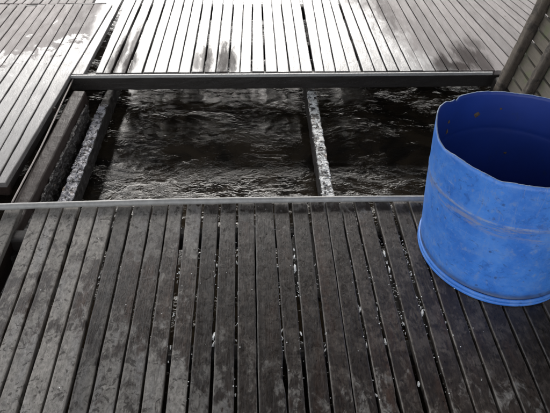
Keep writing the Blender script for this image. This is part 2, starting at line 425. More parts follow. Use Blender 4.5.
def planks(parent, gaps, y_far, y_near, z, thick, mat, first=None, jit=0.0012, endjit=0.006, bites={}, skip=(), name='plank'):
    """gaps: ((px,py),(px,py),width m far, width m near) measured lines between boards"""
    made = []
    for i in range(len(gaps) - 1):
        if i in skip: continue
        (a0, a1, wa0, wa1), (b0, b1, wb0, wb1) = gaps[i], gaps[i + 1]
        A0, A1, B0, B1 = (flat(at(*q, z)) for q in (a0, a1, b0, b1))
        yf = y_far + random.uniform(-endjit, endjit) * 0.5; yn = y_near + random.uniform(-endjit, endjit)
        e = lambda P, Q, y, w: line_at(P, Q, y) + Vector((w, 0, 0))
        fl = e(A0, A1, yf, wa0 / 2); fr = e(B0, B1, yf, -wb0 / 2)
        nl = e(A0, A1, yn, wa1 / 2); nr = e(B0, B1, yn, -wb1 / 2)
        if (fr - fl).x < 0.012 or (nr - nl).x < 0.012: continue
        bm = plank_mesh(fl, fr, nl, nr, z + random.uniform(-.0015, .0015), thick, jit, bite=bites.get(i), cup=random.uniform(0, 0.0008), lift=random.uniform(-.003, .003))
        o = settle(link(name, bm, mat, parent)); made.append(o)
    return made

def box_bm(x0, x1, y0, y1, z0, z1, bev=0.004, seg=1, rough=0.0, cuts=0):
    bm = bmesh.new()
    bmesh.ops.create_cube(bm, size=1)
    for v in bm.verts:
        v.co = Vector((x0 if v.co.x < 0 else x1, y0 if v.co.y < 0 else y1, z0 if v.co.z < 0 else z1))
    if bev: bmesh.ops.bevel(bm, geom=bm.edges[:], offset=bev, segments=2, affect='EDGES', profile=0.6)
    return bm

def bar_bm(p0, p1, w, h, seg=24, jit=0.0, bev=0.25, taper=(1, 1), side=None, seed=0, fine=8):
    """long timber from p0 to p1 (points of the middle of the TOP face), width w, depth h; roughened by jit"""
    bm = bmesh.new()
    ax = (p1 - p0); L = ax.length; ax.normalize()
    sx = side or Vector((0, 0, 1)).cross(ax).normalized() * -1
    up = sx.cross(ax).normalized()
    if up.z < 0: up = -up
    prof = []
    b = min(w, h) * bev
    per = 4
    cor = [(w / 2 - b, -b, 0), (-w / 2 + b, -b, 90), (-w / 2 + b, -h + b, 180), (w / 2 - b, -h + b, 270)]
    pts = []
    for (cx_, cz_, a0) in cor:
        for k in range(per):
            a = R(a0 + 90 * k / (per - 1)); pts.append((cx_ + b * math.cos(a), cz_ + b * math.sin(a)))
    # subdivide the flats
    full = []
    for i, q in enumerate(pts):
        nx = pts[(i + 1) % len(pts)]; full.append(q)
        d = math.hypot(nx[0] - q[0], nx[1] - q[1]); k = int(d / (w / fine)) if jit else 0
        for j in range(1, k): full.append((q[0] + (nx[0] - q[0]) * j / k, q[1] + (nx[1] - q[1]) * j / k))
    rings = []
    for i in range(seg + 1):
        t = i / seg; c = p0.lerp(p1, t); tp = taper[0] + (taper[1] - taper[0]) * t
        ring = []
        for (a, z) in full:
            P = c + sx * a * tp + up * ((z + h / 2) * tp - h / 2)
            if jit:
                nv = noise.noise_vector(P * 28 + Vector((seed, 0, 0))) * jit + noise.noise_vector(P * 80 + Vector((seed, 5, 0))) * jit * 0.5
                P = P + nv
            ring.append(bm.verts.new(P))
        rings.append(ring)
    n = len(full)
    for a, b_ in zip(rings, rings[1:]):
        for k in range(n): bm.faces.new((a[k], a[(k + 1) % n], b_[(k + 1) % n], b_[k]))
    bm.faces.new(rings[0]); bm.faces.new(rings[-1][::-1])
    bmesh.ops.recalc_face_normals(bm, faces=bm.faces)
    return bm

def tube_bm(pts, r, n=12, jit=0.0, seed=0):
    bm = bmesh.new(); rings = []
    for i, p in enumerate(pts):
        d = (pts[min(i + 1, len(pts) - 1)] - pts[max(i - 1, 0)]).normalized()
        s = d.cross(Vector((0, 0, 1))).normalized(); u = s.cross(d)
        rr = r(i / (len(pts) - 1)) if callable(r) else r
        rings.append([bm.verts.new(p + (s * math.cos(2 * math.pi * k / n) + u * math.sin(2 * math.pi * k / n)) * (rr + jit * noise.noise(Vector((seed + i * .35, k * .6, 0))))) for k in range(n)])
    for a, b in zip(rings, rings[1:]):
        for k in range(n): bm.faces.new((a[k], a[(k + 1) % n], b[(k + 1) % n], b[k]))
    bm.faces.new(rings[0][::-1]); bm.faces.new(rings[-1])
    bmesh.ops.recalc_face_normals(bm, faces=bm.faces)
    return bm

# ================================================================ THE SETTING
WATER_Z = -0.27
# water: finely rippled mesh by the opening, one plain sheet out to the horizon round it
bm = bmesh.new()
x0, x1, y0, y1, st_ = -1.9, 2.5, 1.1, 3.6, 0.010
nx, ny = int((x1 - x0) / st_), int((y1 - y0) / st_)
grid = []
SPK = at(152, 100, WATER_Z)      # choppy patch that flings back the light
for j in range(ny + 1):
    row = []
    for i in range(nx + 1):
        x = x0 + i * st_; y = y0 + j * st_
        e = min(1, min(i, nx - i, j, ny - j) / 20)
        amp = 0.0009 + 0.0020 * max(0, 1 - abs(y - 1.72) / 0.30)
        pt = max(0.0, min(1.0, 0.45 + 1.5 * noise.noise(Vector((x * 2.6 + 7, y * 5.5, 3)))))
        amp *= 0.35 + 0.9 * pt + 0.8 * max(0, min(1, (y - 2.0) / .5)) + 1.6 * math.exp(-((x - SPK.x) / .17) ** 2 - ((y - SPK.y) / .10) ** 2)
        z = amp * (0.7 * noise.noise(Vector((x * 11, y * 15, 0))) + 0.9 * noise.noise(Vector((x * 20 + 2 * noise.noise(Vector((x * 5, y * 5, 2))), y * 34, 4))) + 0.55 * noise.noise(Vector((x * 45, y * 70, 8))))
        row.append(bm.verts.new((x, y, WATER_Z + z * e)))
    grid.append(row)
for j in range(ny):
    for i in range(nx): bm.faces.new((grid[j][i], grid[j][i + 1], grid[j + 1][i + 1], grid[j + 1][i]))
# outer ring of the same sheet
B = 900
c = [bm.verts.new((-B, -B, WATER_Z)), bm.verts.new((B, -B, WATER_Z)), bm.verts.new((B, B, WATER_Z)), bm.verts.new((-B, B, WATER_Z))]
k = [grid[0][0], grid[0][nx], grid[ny][nx], grid[ny][0]]
edges = [grid[0], [r_[nx] for r_ in grid], grid[ny][::-1], [r_[0] for r_ in grid][::-1]]
for i in range(4):
    bm.faces.new([c[i], c[(i + 1) % 4]] + edges[i][::-1])
tag(link('water', bm, M_WATER, smooth=True), kind='structure')

# ================================================================ NEAR DECK
PXM = 1 / 262.0
near_top = [-12, 0, 4.5, None, 36, 50, 63, 80, 98, 116, 132.4, 152.2, 168, 184.4, 202.6, 219, 237, 254.6, 272.5, 290, 309, 326, 341, 354.5, 372, 393, 410, 428, 445, 462, 479, 496, 513, 530, 547, 564, 581]
def gp(xt, xb, wt, wb):
    return ((xt, 207), (xb, 413), wt / 262.0, wb / 365.0)
near_gaps = [gp(50, -25, 2, 3), gp(63, -7, 2, 4), gp(80, 17, 4, 3.5), gp(98, 41, 2, 4), gp(116, 65, 3.2, 4.5), gp(132.4, 87, 2.6, 2), gp(152, 113.6, 2, 3),
    gp(168, 139, 1.6, 4.5), gp(184.6, 163, 4.5, 4), gp(202.8, 186.5, 2.6, 2), gp(219.5, 210, 2.6, 5), gp(237, 235.6, 2.6, 3.5), gp(254.6, 258, 1.3, 1.8),
    gp(273.5, 288, 1.6, 2), gp(290.5, 308, 4.0, 2), gp(309, 333, 3, 2), gp(326, 356, 1, 1.3), gp(341, 380, 1.8, 6), gp(354.5, 402, 2, 4), gp(373, 427, 5.5, 3),
    gp(393, 452, 5, 3), gp(410, 476, 2, 3.5), gp(427, 500.5, 2, 4.5), gp(443.5, 524, 2, 3), gp(461, 548, 2, 4), gp(478, 572, 2, 3), gp(495, 596, 2, 3.5), gp(512, 620, 2, 3), gp(529, 644, 2, 4),
    gp(546, 668, 2, 3), gp(563, 692, 2, 3), gp(580, 716, 2, 3), gp(597, 740, 2, 3), gp(614, 764, 2, 3), gp(631, 788, 2, 3), gp(648, 812, 2, 3)]
nd = thing('wooden_deck', (0, 0.7, 0), 'wet dark slatted deck in the foreground under the blue drum', 'deck')
def bite_for(px, py, depth, half, side):
    P = at(px, py)
    def f(m, t, L):
        d = abs(m.y - P.y)
        k = max(0, 1 - (d / half) ** 2) ** 0.7 * depth
        return (k, 0) if side == 'l' else (0, k)
    return f
YN = -0.85
bites = {13: bite_for(287, 374, 0.010, 0.03, 'l'), 12: bite_for(285, 376, 0.006, 0.045, 'r'),
         17: bite_for(388, 398, 0.006, 0.02, 'r')}
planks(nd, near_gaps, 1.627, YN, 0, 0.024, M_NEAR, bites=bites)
# the two boards left of the wide gap and more of them out of frame on that side
left_gaps = [gp(-78, -200, 2, 3), gp(-61, -176, 2, 3), gp(-44, -152, 2, 3), gp(-28, -128, 2, 3), gp(-12, -104, 2, 3), gp(4.5, -88, 2.5, 3), gp(21.5, -66, 1.0, 1.0)]
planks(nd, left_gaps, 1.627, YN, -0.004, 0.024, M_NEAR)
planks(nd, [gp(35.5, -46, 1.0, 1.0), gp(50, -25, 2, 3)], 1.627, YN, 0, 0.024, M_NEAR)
# joists below
for y in (1.50, 0.98, 0.42, -0.2, -0.75):
    settle(link('joist', bar_bm(Vector((-1.8, y, -0.026)), Vector((2.2, y - .02, -0.026)), 0.055, 0.08, 30, 0.003), M_UNDER, nd))
for x in (-1.5, 0.0, 1.6):
    settle(link('bearer', bar_bm(Vector((x, 1.60, -0.108)), Vector((x, -0.8, -0.108)), 0.07, 0.08, 20, 0.002), M_UNDER, nd))
for (x, y) in ((-1.5, 1.5), (1.6, 1.5), (0, -.7), (-1.5, -.7), (1.6, -.7)):
    settle(link('pile', tube_bm([Vector((x, y, -0.19)), Vector((x, y, -0.6)), Vector((x, y, -1.2))], 0.05, 14), M_UNDER, nd))

# grey pole along the end of the near boards
pp = []
for (px, py) in ((-60, 208.5), (-20, 207.2), (0, 206.3), (30, 205.2), (60, 204.3), (110, 202.8), (165, 201.2), (220, 200.2), (275, 199.3), (330, 198.6), (380, 198.2), (425, 198), (470, 197.6), (520, 197), (600, 196)):
    pp.append(at(px, py + .5, 0.014) )
dense = []
for a, b in zip(pp, pp[1:]):
    for k_ in range(5): dense.append(a.lerp(b, k_ / 5))
dense.append(pp[-1])
pole = settle(link('round_pole', tube_bm(dense, lambda t: 0.0128 - 0.0012 * t, 14, 0.0012), M_RAIL, smooth=True))
tag(pole, 'long thin grey round pole lying across the ends of the near boards', 'pole')

# ================================================================ FAR DECK
def fp(xt, xb, w, yt=2, yb=70, wb=None): return ((xt, yt), (xb, yb), w / 150.0, (wb or w) / 185.0)
far_gaps = [fp(124, 95.5, 2), fp(135, 103.8, .9), fp(142, 112.5, 2.6), fp(153, 127, 2.4), fp(165, 143, 2.0), fp(174, 154, .8), fp(184, 167, 1.2), fp(193, 179, .9), fp(203, 191, 1.6),
    fp(213, 204, 1.8), fp(223.5, 216, 1.2), fp(233.6, 228.4, 1.4), fp(243.6, 240, .8), fp(252.6, 251.6, 1.3), fp(262, 265, 1.7), fp(271.5, 277.5, .7), fp(281, 289.5, 1.1), fp(291, 301, .8),
    fp(301.5, 313.5, 4.5, wb=2.5), fp(312.5, 324, .7), fp(322, 335.6, .9), fp(330.5, 349, .9), fp(339, 362, 2.2), fp(349, 375, 1.2), fp(359, 387, 1.2), fp(368, 399, 1.3), fp(378, 411, .7),
    fp(388, 423, .6), fp(398, 435.5, 1.1), fp(407, 448, 1.1), fp(416, 459, 1.1), fp(425, 470.5, 1.0), fp(433.5, 482.5, 1.0), fp(442, 495, 1.0), fp(450.5, 508, 1.0), fp(459, 521, 1.0),
    fp(468, 534, 1.0), fp(477, 547, 1.0), fp(486, 560, 1.0), fp(495, 573, 1.0), fp(504, 586, 1.0), fp(513, 599, 1.0)] + [fp(513 + 9 * q, 599 + 13 * q, 1.0) for q in range(1, 9)]
SEAM = 3.475
FEDGE = at(275, 71.5).y
fd = thing('wooden_deck', (0.2, 3.0, 0), 'pale slatted deck shining white with glare beyond the dark beam', 'deck')
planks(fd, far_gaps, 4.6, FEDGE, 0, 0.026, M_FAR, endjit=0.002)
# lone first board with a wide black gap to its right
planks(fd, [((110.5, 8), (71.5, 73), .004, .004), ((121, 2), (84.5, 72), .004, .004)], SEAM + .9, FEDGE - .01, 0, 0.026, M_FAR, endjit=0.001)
# fascia beam under the near end of the far boards
pL, pR = at(70, 74.6), at(512, 71.3)
fas = link('fascia_beam', bar_bm(Vector((pL.x - .01, pL.y + .040, -0.0275)), Vector((1.42, pR.y + .042, -0.0275)), 0.06, 0.072, 40, 0.0012, 0.06), M_FASCIA, fd); settle(fas)
cap = link('edge_strip', bar_bm(Vector((pL.x, pL.y - .004, -0.001)), Vector((1.30, pR.y - .004, -0.001)), 0.012, 0.016, 60, 0.0006, 0.2), dark_wood('worn_edge_strip', (.22, .22, .21), (.40, .39, .38), .35), fd); settle(cap)
for (px, py) in ((94, 78.5), (160, 78), (218, 77), (346, 77.5), (402, 77), (455, 77)):
    P = at(px, py, -0.042)
    b = bmesh.new(); bmesh.ops.create_uvsphere(b, u_segments=12, v_segments=8, radius=0.0048)
    for v in b.verts: v.co.y *= 0.4; v.co += Vector((P.x, FEDGE + .0105, -0.055))
    settle(link('nail_head', b, M_NAIL, fas, True))
for y in (3.0, 3.52, 4.3):
    settle(link('joist', bar_bm(Vector((-0.78, y, -0.028)), Vector((1.6, y, -0.028)), 0.06, 0.09, 20, 0.002), M_UNDER, fd))
for (x, y) in ((-0.72, 2.9), (0.9, 2.9), (0, 4.3), (1.5, 4.3)):
    settle(link('pile', tube_bm([Vector((x, y, -0.12)), Vector((x, y, -0.6)), Vector((x, y, -1.2))], 0.05, 14), M_UNDER, fd))

# ================================================================ LEFT PLATFORM
ZL = 0.006
ld = thing('wooden_platform', (-1.4, 2.6, 0), 'raised slatted platform on the left, bluish wet boards overhanging the brown timber', 'platform')
lg = [((7, 7), (0, 15)), ((17, 6), (0, 27)), ((26, 6), (0, 40)), ((36, 6), (0, 52)), ((45, 6), (0, 67)), ((54, 6), (2, 80)), ((63.5, 6), (14, 81)), ((73, 5), (27, 82)), ((83, 4), (38.5, 82)), ((94, 4), (51, 82)), ((110.5, 8), (38, 129))]
def two(a, b): return (a, b, 0.006, 0.006)
LG = [two(*q) for q in lg]
# more boards out of frame on the left, same spacing
ends_far = line_at(flat(at(7, 7, ZL)), flat(at(0, 15, ZL)), SEAM)
YL = at(4, 183, ZL).y
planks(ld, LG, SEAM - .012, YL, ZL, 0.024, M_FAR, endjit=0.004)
for k_ in range(1, 5):
    # outer boards follow the first measured one
    a = line_at(flat(at(17, 6, ZL)), flat(at(0, 27, ZL)), SEAM - .012); b = line_at(flat(at(17, 6, ZL)), flat(at(0, 27, ZL)), YL)
    wf, wn_ = 0.058, 0.066
    fl = a - Vector((wf * (k_ + 1.0), 0, 0)) ; fr = fl + Vector((wf - .006, 0, 0))
    nl = b - Vector((wn_ * (k_ + 1.0), 0, 0)); nr = nl + Vector((wn_ - .006, 0, 0))
    settle(link('plank', plank_mesh(fl, fr, nl, nr, ZL, 0.024), M_FAR, ld))
# second course of boards beyond the seam, with the batten on the seam
sg = []
for k_ in range(26):
    sg.append(((-52 + k_ * 8.6 + 0.0, 0), (-62 + k_ * 9.0, 6), .006, .006))
planks(ld, sg[:18], 4.5, SEAM + .012, ZL - .004, 0.024, M_FAR, endjit=0.002)
q0, q1 = at(-40, 7.2, ZL), at(106, 2.9, ZL)
settle(link('batten', bar_bm(Vector((q0.x, q0.y, ZL - .001)), Vector((q1.x, q1.y, ZL - .001)), 0.018, 0.03, 30, 0.001), M_UNDER, ld))
# edge frame under the overhang
E0, E1 = flat(at(110.5, 8, ZL)), flat(at(38, 129, ZL))
e0 = line_at(E0, E1, SEAM); e1 = line_at(E0, E1, YL + .012)
settle(link('side_board', bar_bm(Vector((e0.x - .030, e0.y, ZL - .026)), Vector((e1.x - .030, e1.y, ZL - .026)), 0.028, 0.05, 50, 0.001, 0.1), M_FASCIA, ld))
settle(link('end_board', bar_bm(Vector((e1.x - .006, YL + .02, ZL - .026)), Vector((-2.1, YL + .03, ZL - .026)), 0.028, 0.045, 30, 0.001, 0.1), M_BROWN, ld))
for y in (2.3, 2.9, 3.45, 4.2):
    xx = line_at(E0, E1, y).x - .06
    settle(link('joist', bar_bm(Vector((xx, y, ZL - .027)), Vector((-2.6, y, ZL - .027)), 0.05, 0.08, 20, 0.002), M_UNDER, ld))
for (x, y) in ((-1.6, 2.0), (-1.5, 3.4), (-2.5, 3.4)):
    settle(link('pile', tube_bm([Vector((x, y, -0.08)), Vector((x, y, -0.6)), Vector((x, y, -1.2))], 0.05, 14), M_UNDER, ld))
# short broken cleat hanging by the side
P = at(53, 106, -0.01)
settle(link('cleat', bar_bm(P + Vector((-.035, .03, 0)), P + Vector((.012, -.02, 0)), 0.018, 0.02, 6, 0.002), M_BROWN, ld))

# ================================================================ TIMBERS IN THE OPENING
ZB = -0.035
a, b = at(79, 91, ZB), at(21, 203, ZB)
dirb = (b - a).normalized()
tb = thing('brown_timber', (b.x, b.y, ZB), 'brown wet squared timber with rounded pale end beside the left platform', 'timber')
settle(link('beam', bar_bm(a, b + dirb * 0.45, 0.066, 0.10, 60, 0.0014, 0.16, seed=3), M_BROWN, tb))
settle(link('barnacle_crust', bar_bm(a + Vector((.036, -.05, -.048)), b + dirb * .25 + Vector((.036, 0, -.048)), 0.012, 0.13, 90, 0.008, 0.3, seed=8, fine=3), M_CRUST3, tb))
# pale rope along its left edge
rp = []
for i in range(41):
    t = i / 40; px = 73.5 + (11.5 - 73.5) * t; py = 78 + (204 - 78) * t
    px += 1.2 * math.sin(t * math.pi)
    rp.append(at(px, py, ZB + .012) + Vector((0, 0, 0.002 * math.sin(t * 9))))
rope = settle(link('rope', tube_bm(rp, 0.0036, 8, 0.0006), M_ROD, smooth=True))
tag(rope, 'thin pale rope stretched along the left edge of the brown timber', 'rope')

ZC = -0.12
t1 = thing('submerged_timber', (0.33, 2.2, ZC), 'white barnacle-crusted timber crossing the middle of the dark water', 'timber')
a, b = at(309.5, 84, ZC), at(328, 200, ZC)
d = (a - b).normalized()
settle(link('beam', bar_bm(a + d * .35, b - d * .25, 0.046, 0.11, 110, 0.004, 0.25, seed=11), M_UNDER, t1))
def crust_on(p0, p1, w, zoff, n, mat, parent, seed, rmin=.004, rmax=.011, hmul=.5, sideb=0.0):
    """barnacles and dried shell grown over a timber: irregular low cones, one mesh (nobody could count them)"""
    rnd = random.Random(seed); bm = bmesh.new()
    ax = (p1 - p0); L = ax.length; ax.normalize(); sx = Vector((ax.y, -ax.x, 0)).normalized()
    for i in range(n):
        t = rnd.random(); s = rnd.uniform(-.5, .5)
        if noise.noise(Vector((t * L * 14 + seed, s * 2, 0))) < -0.12: continue
        c = p0 + ax * (t * L) + sx * (s * w) + Vector((0, 0, zoff - (abs(s) ** 3) * .03))
        r0 = rnd.uniform(rmin, rmax); hh = r0 * rnd.uniform(.5, 1.3) * hmul
        m = 7; ph = rnd.random() * 6
        base = [bm.verts.new(c + Vector((math.cos(ph + 2 * math.pi * j / m), math.sin(ph + 2 * math.pi * j / m), 0)) * r0 * rnd.uniform(.8, 1.2)) for j in range(m)]
        top = [bm.verts.new(c + Vector((math.cos(ph + 2 * math.pi * j / m), math.sin(ph + 2 * math.pi * j / m), 0)) * r0 * .45 * rnd.uniform(.8, 1.2) + Vector((rnd.uniform(-1, 1) * r0 * .2, 0, hh))) for j in range(m)]
        pit = bm.verts.new(c + Vector((0, 0, hh * .35)))
        for j in range(m):
            bm.faces.new((base[j], base[(j + 1) % m], top[(j + 1) % m], top[j])); bm.faces.new((top[j], top[(j + 1) % m], pit))
    bmesh.ops.recalc_face_normals(bm, faces=bm.faces)
    o = link('barnacle_crust', bm, mat, parent); o['kind'] = 'stuff'; return settle(o)
settle(link('shell_layer', bar_bm(a - d * .08 + Vector((.004, 0, .004)), b - d * .10 + Vector((.004, 0, .004)), 0.048, 0.014, 170, 0.0045, 0.35, seed=5, fine=10), M_CRUST, t1))
crust_on(a - d * .06, b - d * .1, .046, .003, 260, M_CRUST, t1, 3, .002, .006)

a, b = at(103.5, 104, ZC - .02), at(66, 197, ZC - .02)
d = (a - b).normalized()
t2 = thing('submerged_timber', (b.x, b.y, ZC - .02), 'grey barnacle-crusted timber at the left side of the dark water', 'timber')
settle(link('beam', bar_bm(a + d * .45, b - d * .25, 0.054, 0.11, 110, 0.005, 0.25, seed=21, taper=(.75, 1)), M_UNDER, t2))
settle(link('shell_layer', bar_bm(a, b - d * .12, 0.060, 0.012, 150, 0.006, 0.4, seed=25, fine=10, taper=(.75, 1)), M_CRUST2, t2))
crust_on(a - d * .1, b - d * .1, .05, .003, 260, M_CRUST2, t2, 9, .002, .007)

# ================================================================ BLUE DRUM
def dprof(h):
    s = h / .46
    return (.88 - .003 * s, 1.36 + .055 * s, .264 + .020 * s, .266)
rim_pts = [(54, .460), (78, .456), (104, .464), (118, .4655), (124, .4685), (130, .461), (138, .474), (150, .484), (162, .487), (172, .472), (182, .460), (192, .456), (206, .468), (228, .468), (236, .463), (244, .470), (264, .470), (300, .465), (340, .468), (380, .462), (414, .460)]
def rim_h(deg):
    deg = deg % 360
    if deg < 54: deg += 360
    for (a0, h0), (a1, h1) in zip(rim_pts, rim_pts[1:]):
        if a0 <= deg <= a1:
            t = (deg - a0) / (a1 - a0); h = h0 + (h1 - h0) * t; break
    h += 0.0016 * noise.noise(Vector((deg * .25, 0, 0))) + 0.0012 * noise.noise(Vector((deg * .9, 3, 0)))
    # saw nick at the back left
    dd = abs(deg - 125.5)
    if dd < 1.8: h -= 0.016 * (1 - dd / 1.8)
    return h
dr = thing('blue_drum', (.88, 1.36, 0), 'scuffed open blue plastic half drum with sawn rim standing on the right', 'drum')
bm = bmesh.new(); uvl = bm.loops.layers.uv.new('UVMap')
NA = 240
levels = [0.030, 0.034, 0.040, 0.052, 0.07, 0.10, 0.14, 0.18, 0.22, 0.26, 0.295, 0.305, 0.310, 0.316, 0.322, 0.328, 0.338, 0.36, 0.39, 0.42]
def radial(h):
    e = 0.0
    e += 0.0018 * math.exp(-((h - .316) / .007) ** 2)       # hoop
    e -= 0.004 * math.exp(-((h - .040) / .006) ** 2)        # groove above the foot
    e += 0.003 * math.sin(h / .46 * math.pi)
    return e
def dpt(i, h, off=0.0):
    a = 2 * math.pi * i / NA; cx_, cy_, rx, ry = dprof(h)
    dent = 0.0025 * noise.noise(Vector((math.cos(a) * 2, math.sin(a) * 2, h * 6))) + 0.006 * noise.noise(Vector((math.cos(a) * .9 + 5, math.sin(a) * .9, h * 2)))
    e = radial(h) + dent + off
    return Vector((cx_ + (rx + e) * math.cos(a), cy_ + (ry + e) * math.sin(a), h))
rows, hs = [], []
for li in range(len(levels) + 3):
    row, hr = [], []
    for i in range(NA):
        top = rim_h(360 * i / NA)
        h = levels[li] if li < len(levels) else levels[-1] + (top - levels[-1]) * (li - len(levels) + 1) / 3
        row.append(bm.verts.new(dpt(i, h))); hr.append(h)
    rows.append(row); hs.append(hr)
inner, hin = [], []
for li in range(len(rows)):
    ri = len(rows) - 1 - li
    row = [bm.verts.new(dpt(i, max(hs[ri][i], .036) - (0.0003 if li == 0 else 0), -0.0042)) for i in range(NA)]
    inner.append(row)
def ring_faces(r0, r1, mi, h0=None, h1=None, flip=False):
    for i in range(NA):
        j = (i + 1) % NA
        vs = (r0[i], r0[j], r1[j], r1[i])
        f = bm.faces.new(vs if not flip else vs[::-1]); f.material_index = mi; f.smooth = True
        for lp in f.loops:
            ii = i if lp.vert in (r0[i], r1[i]) else i + 1
            lp[uvl].uv = (ii / NA * 1.72, lp.vert.co.z)
for r0, r1 in zip(rows, rows[1:]): ring_faces(r0, r1, 0)
ring_faces(rows[-1], inner[0], 2)
for r0, r1 in zip(inner, inner[1:]): ring_faces(r0, r1, 1)
bot = bm.verts.new((.88, 1.36, .036))
for i in range(NA):
    f = bm.faces.new((inner[-1][i], inner[-1][(i + 1) % NA], bot)); f.material_index = 1
body = link('body', bm, [M_BLUE, M_BLUEIN, M_CUT], dr); settle(body)
# foot ring: two rolled beads
def torus_band(name, prof_pts, mat):
    b = bmesh.new(); uv = b.loops.layers.uv.new('UVMap'); rws = []
    for i in range(NA):
        a = 2 * math.pi * i / NA
        rws.append([b.verts.new((.88 + (.264 + q[0]) * math.cos(a), 1.36 + (.266 + q[0]) * math.sin(a), q[1])) for q in prof_pts])
    n = len(prof_pts)
    for i in range(NA):
        A, B_ = rws[i], rws[(i + 1) % NA]
        for k_ in range(n):
            f = b.faces.new((A[k_], B_[k_], B_[(k_ + 1) % n], A[(k_ + 1) % n])); f.smooth = True
            for lp in f.loops:
                lp[uv].uv = ((i if lp.vert in A else i + 1) / NA * 1.72, lp.vert.co.z + .050)
    bmesh.ops.recalc_face_normals(b, faces=b.faces)
    return settle(link(name, b, mat, dr))
def rnd_prof(cx_, cz_, rx, rz, n=12): return [(cx_ + rx * math.cos(2 * math.pi * k_ / n), cz_ + rz * math.sin(2 * math.pi * k_ / n)) for k_ in range(n)]
torus_band('foot_ring', rnd_prof(.0005, .0220, .0060, .0090), M_BLUE)
torus_band('foot_ring', rnd_prof(.001, .0072, .0052, .0068), M_BLUE)
# dried grime lumps stuck inside
def grime(px, py, sx_, sz_, seed):
    rnd = random.Random(seed)
    # meet the inner wall along the line of sight
    o = Vector((0, 0, CAM_H)); dd = ROW @ Vector(((px - CX) / FPX, -(py - CY) / FPX, -1.0))
    t = 1.0; P = None
    prev = None
    for k_ in range(4000):
        q = o + dd * (1.0 + k_ * .0006)
        if .05 < q.z < .46:
            cx_, cy_, rx, ry = dprof(q.z)
            v = ((q.x - cx_) / (rx - .005)) ** 2 + ((q.y - cy_) / (ry - .005)) ** 2
            if prev is not None and prev < 1 <= v: P = q; break
            prev = v
    if P is None: return
    a = math.atan2(P.y - 1.40, P.x - .88)
    out = Vector((math.cos(a), math.sin(a), 0)); tan = Vector((-out.y, out.x, 0))
    b = bmesh.new(); m = 22
    rim = [b.verts.new(P + out * .001 + (tan * math.cos(2 * math.pi * j / m) * sx_ + Vector((0, 0, 1)) * math.sin(2 * math.pi * j / m) * sz_) * rnd.uniform(.7, 1.15)) for j in range(m)]
    c_ = b.verts.new(P - out * .004)
    for j in range(m): b.faces.new((rim[j], rim[(j + 1) % m], c_))
    bmesh.ops.recalc_face_normals(b, faces=b.faces)
    settle(link('grime_patch', b, M_GRIME, dr))
grime(477, 115, .013, .012, 1); grime(449, 122, .006, .008, 2); grime(501, 109, .005, .005, 3); grime(505, 153, .007, .005, 4); grime(447, 132, .004, .012, 5)

# ================================================================ LEANING FENCE ON THE RIGHT
fn = thing('slatted_fence', (1.30, 2.3, 0), 'weathered slatted board fence leaning outward behind the drum, with two dark posts', 'fence')
LEAN = 0.16
def fpt(y, h, off=0.0): return Vector((1.315 + LEAN * h + off, y, h))
h = -0.02; i = 0
while h < 1.0:
    w = random.uniform(.052, .060)
    b = bmesh.new()
    P = [fpt(2.545, h, .035), fpt(2.545, h + w, .035), fpt(0.2, h + w, .035), fpt(0.2, h, .035)]
    b2 = bar_bm((P[0] + P[1]) / 2 + Vector((0, random.uniform(-.004, .004), 0)), (P[2] + P[3]) / 2, 0.016, w, 40, 0.0012, 0.15, side=Vector((1, 0, 0)))
    for v in b2.verts: v.co.z += w / 2; v.co.x += LEAN * (v.co.z - h - w / 2)
    b.free()
    settle(link('board', b2, M_FENCE, fn)); h += w + random.uniform(.009, .014); i += 1
bk = bmesh.new()  # dark sheet added behind the boards so their gaps read as shade
q_ = [fpt(2.53, -.03, .075), fpt(0.2, -.03, .075), fpt(0.2, 1.02, .075), fpt(2.53, 1.02, .075)]
f_ = bk.faces.new([bk.verts.new(v) for v in q_]); bmesh.ops.solidify(bk, geom=[f_], thickness=.004)
settle(link('gap_shade_sheet', bk, M_UNDER, fn))
def post(y, wy, wx, z0, z1, seed):
    b = bar_bm(fpt(y, z1, -.005), fpt(y, z0, -.005), wy, wx, 40, 0.004, 0.22, side=Vector((0, 1, 0)), seed=seed)
    # bar_bm hangs the depth to one side of its axis: centre it
    mx = [v.co.x - fpt(y, v.co.z).x for v in b.verts]; c_ = (min(mx) + max(mx)) / 2
    for v in b.verts: v.co.x -= c_ + (wx / 2 - .024)
    settle(link('post', b, M_POST, fn, True))
post(2.505, .058, .045, -.055, 1.15, 2)
post(2.27, .046, .040, -.03, 1.15, 7)
for y in (1.7, 1.1, .5): post(y, .065, .055, -.03, 1.15, int(y * 10))
settle(link('sill_beam', bar_bm(Vector((1.355, 2.60, -.022)), Vector((1.355, 0.1, -.022)), 0.09, 0.10, 30, 0.002), M_UNDER, fn))

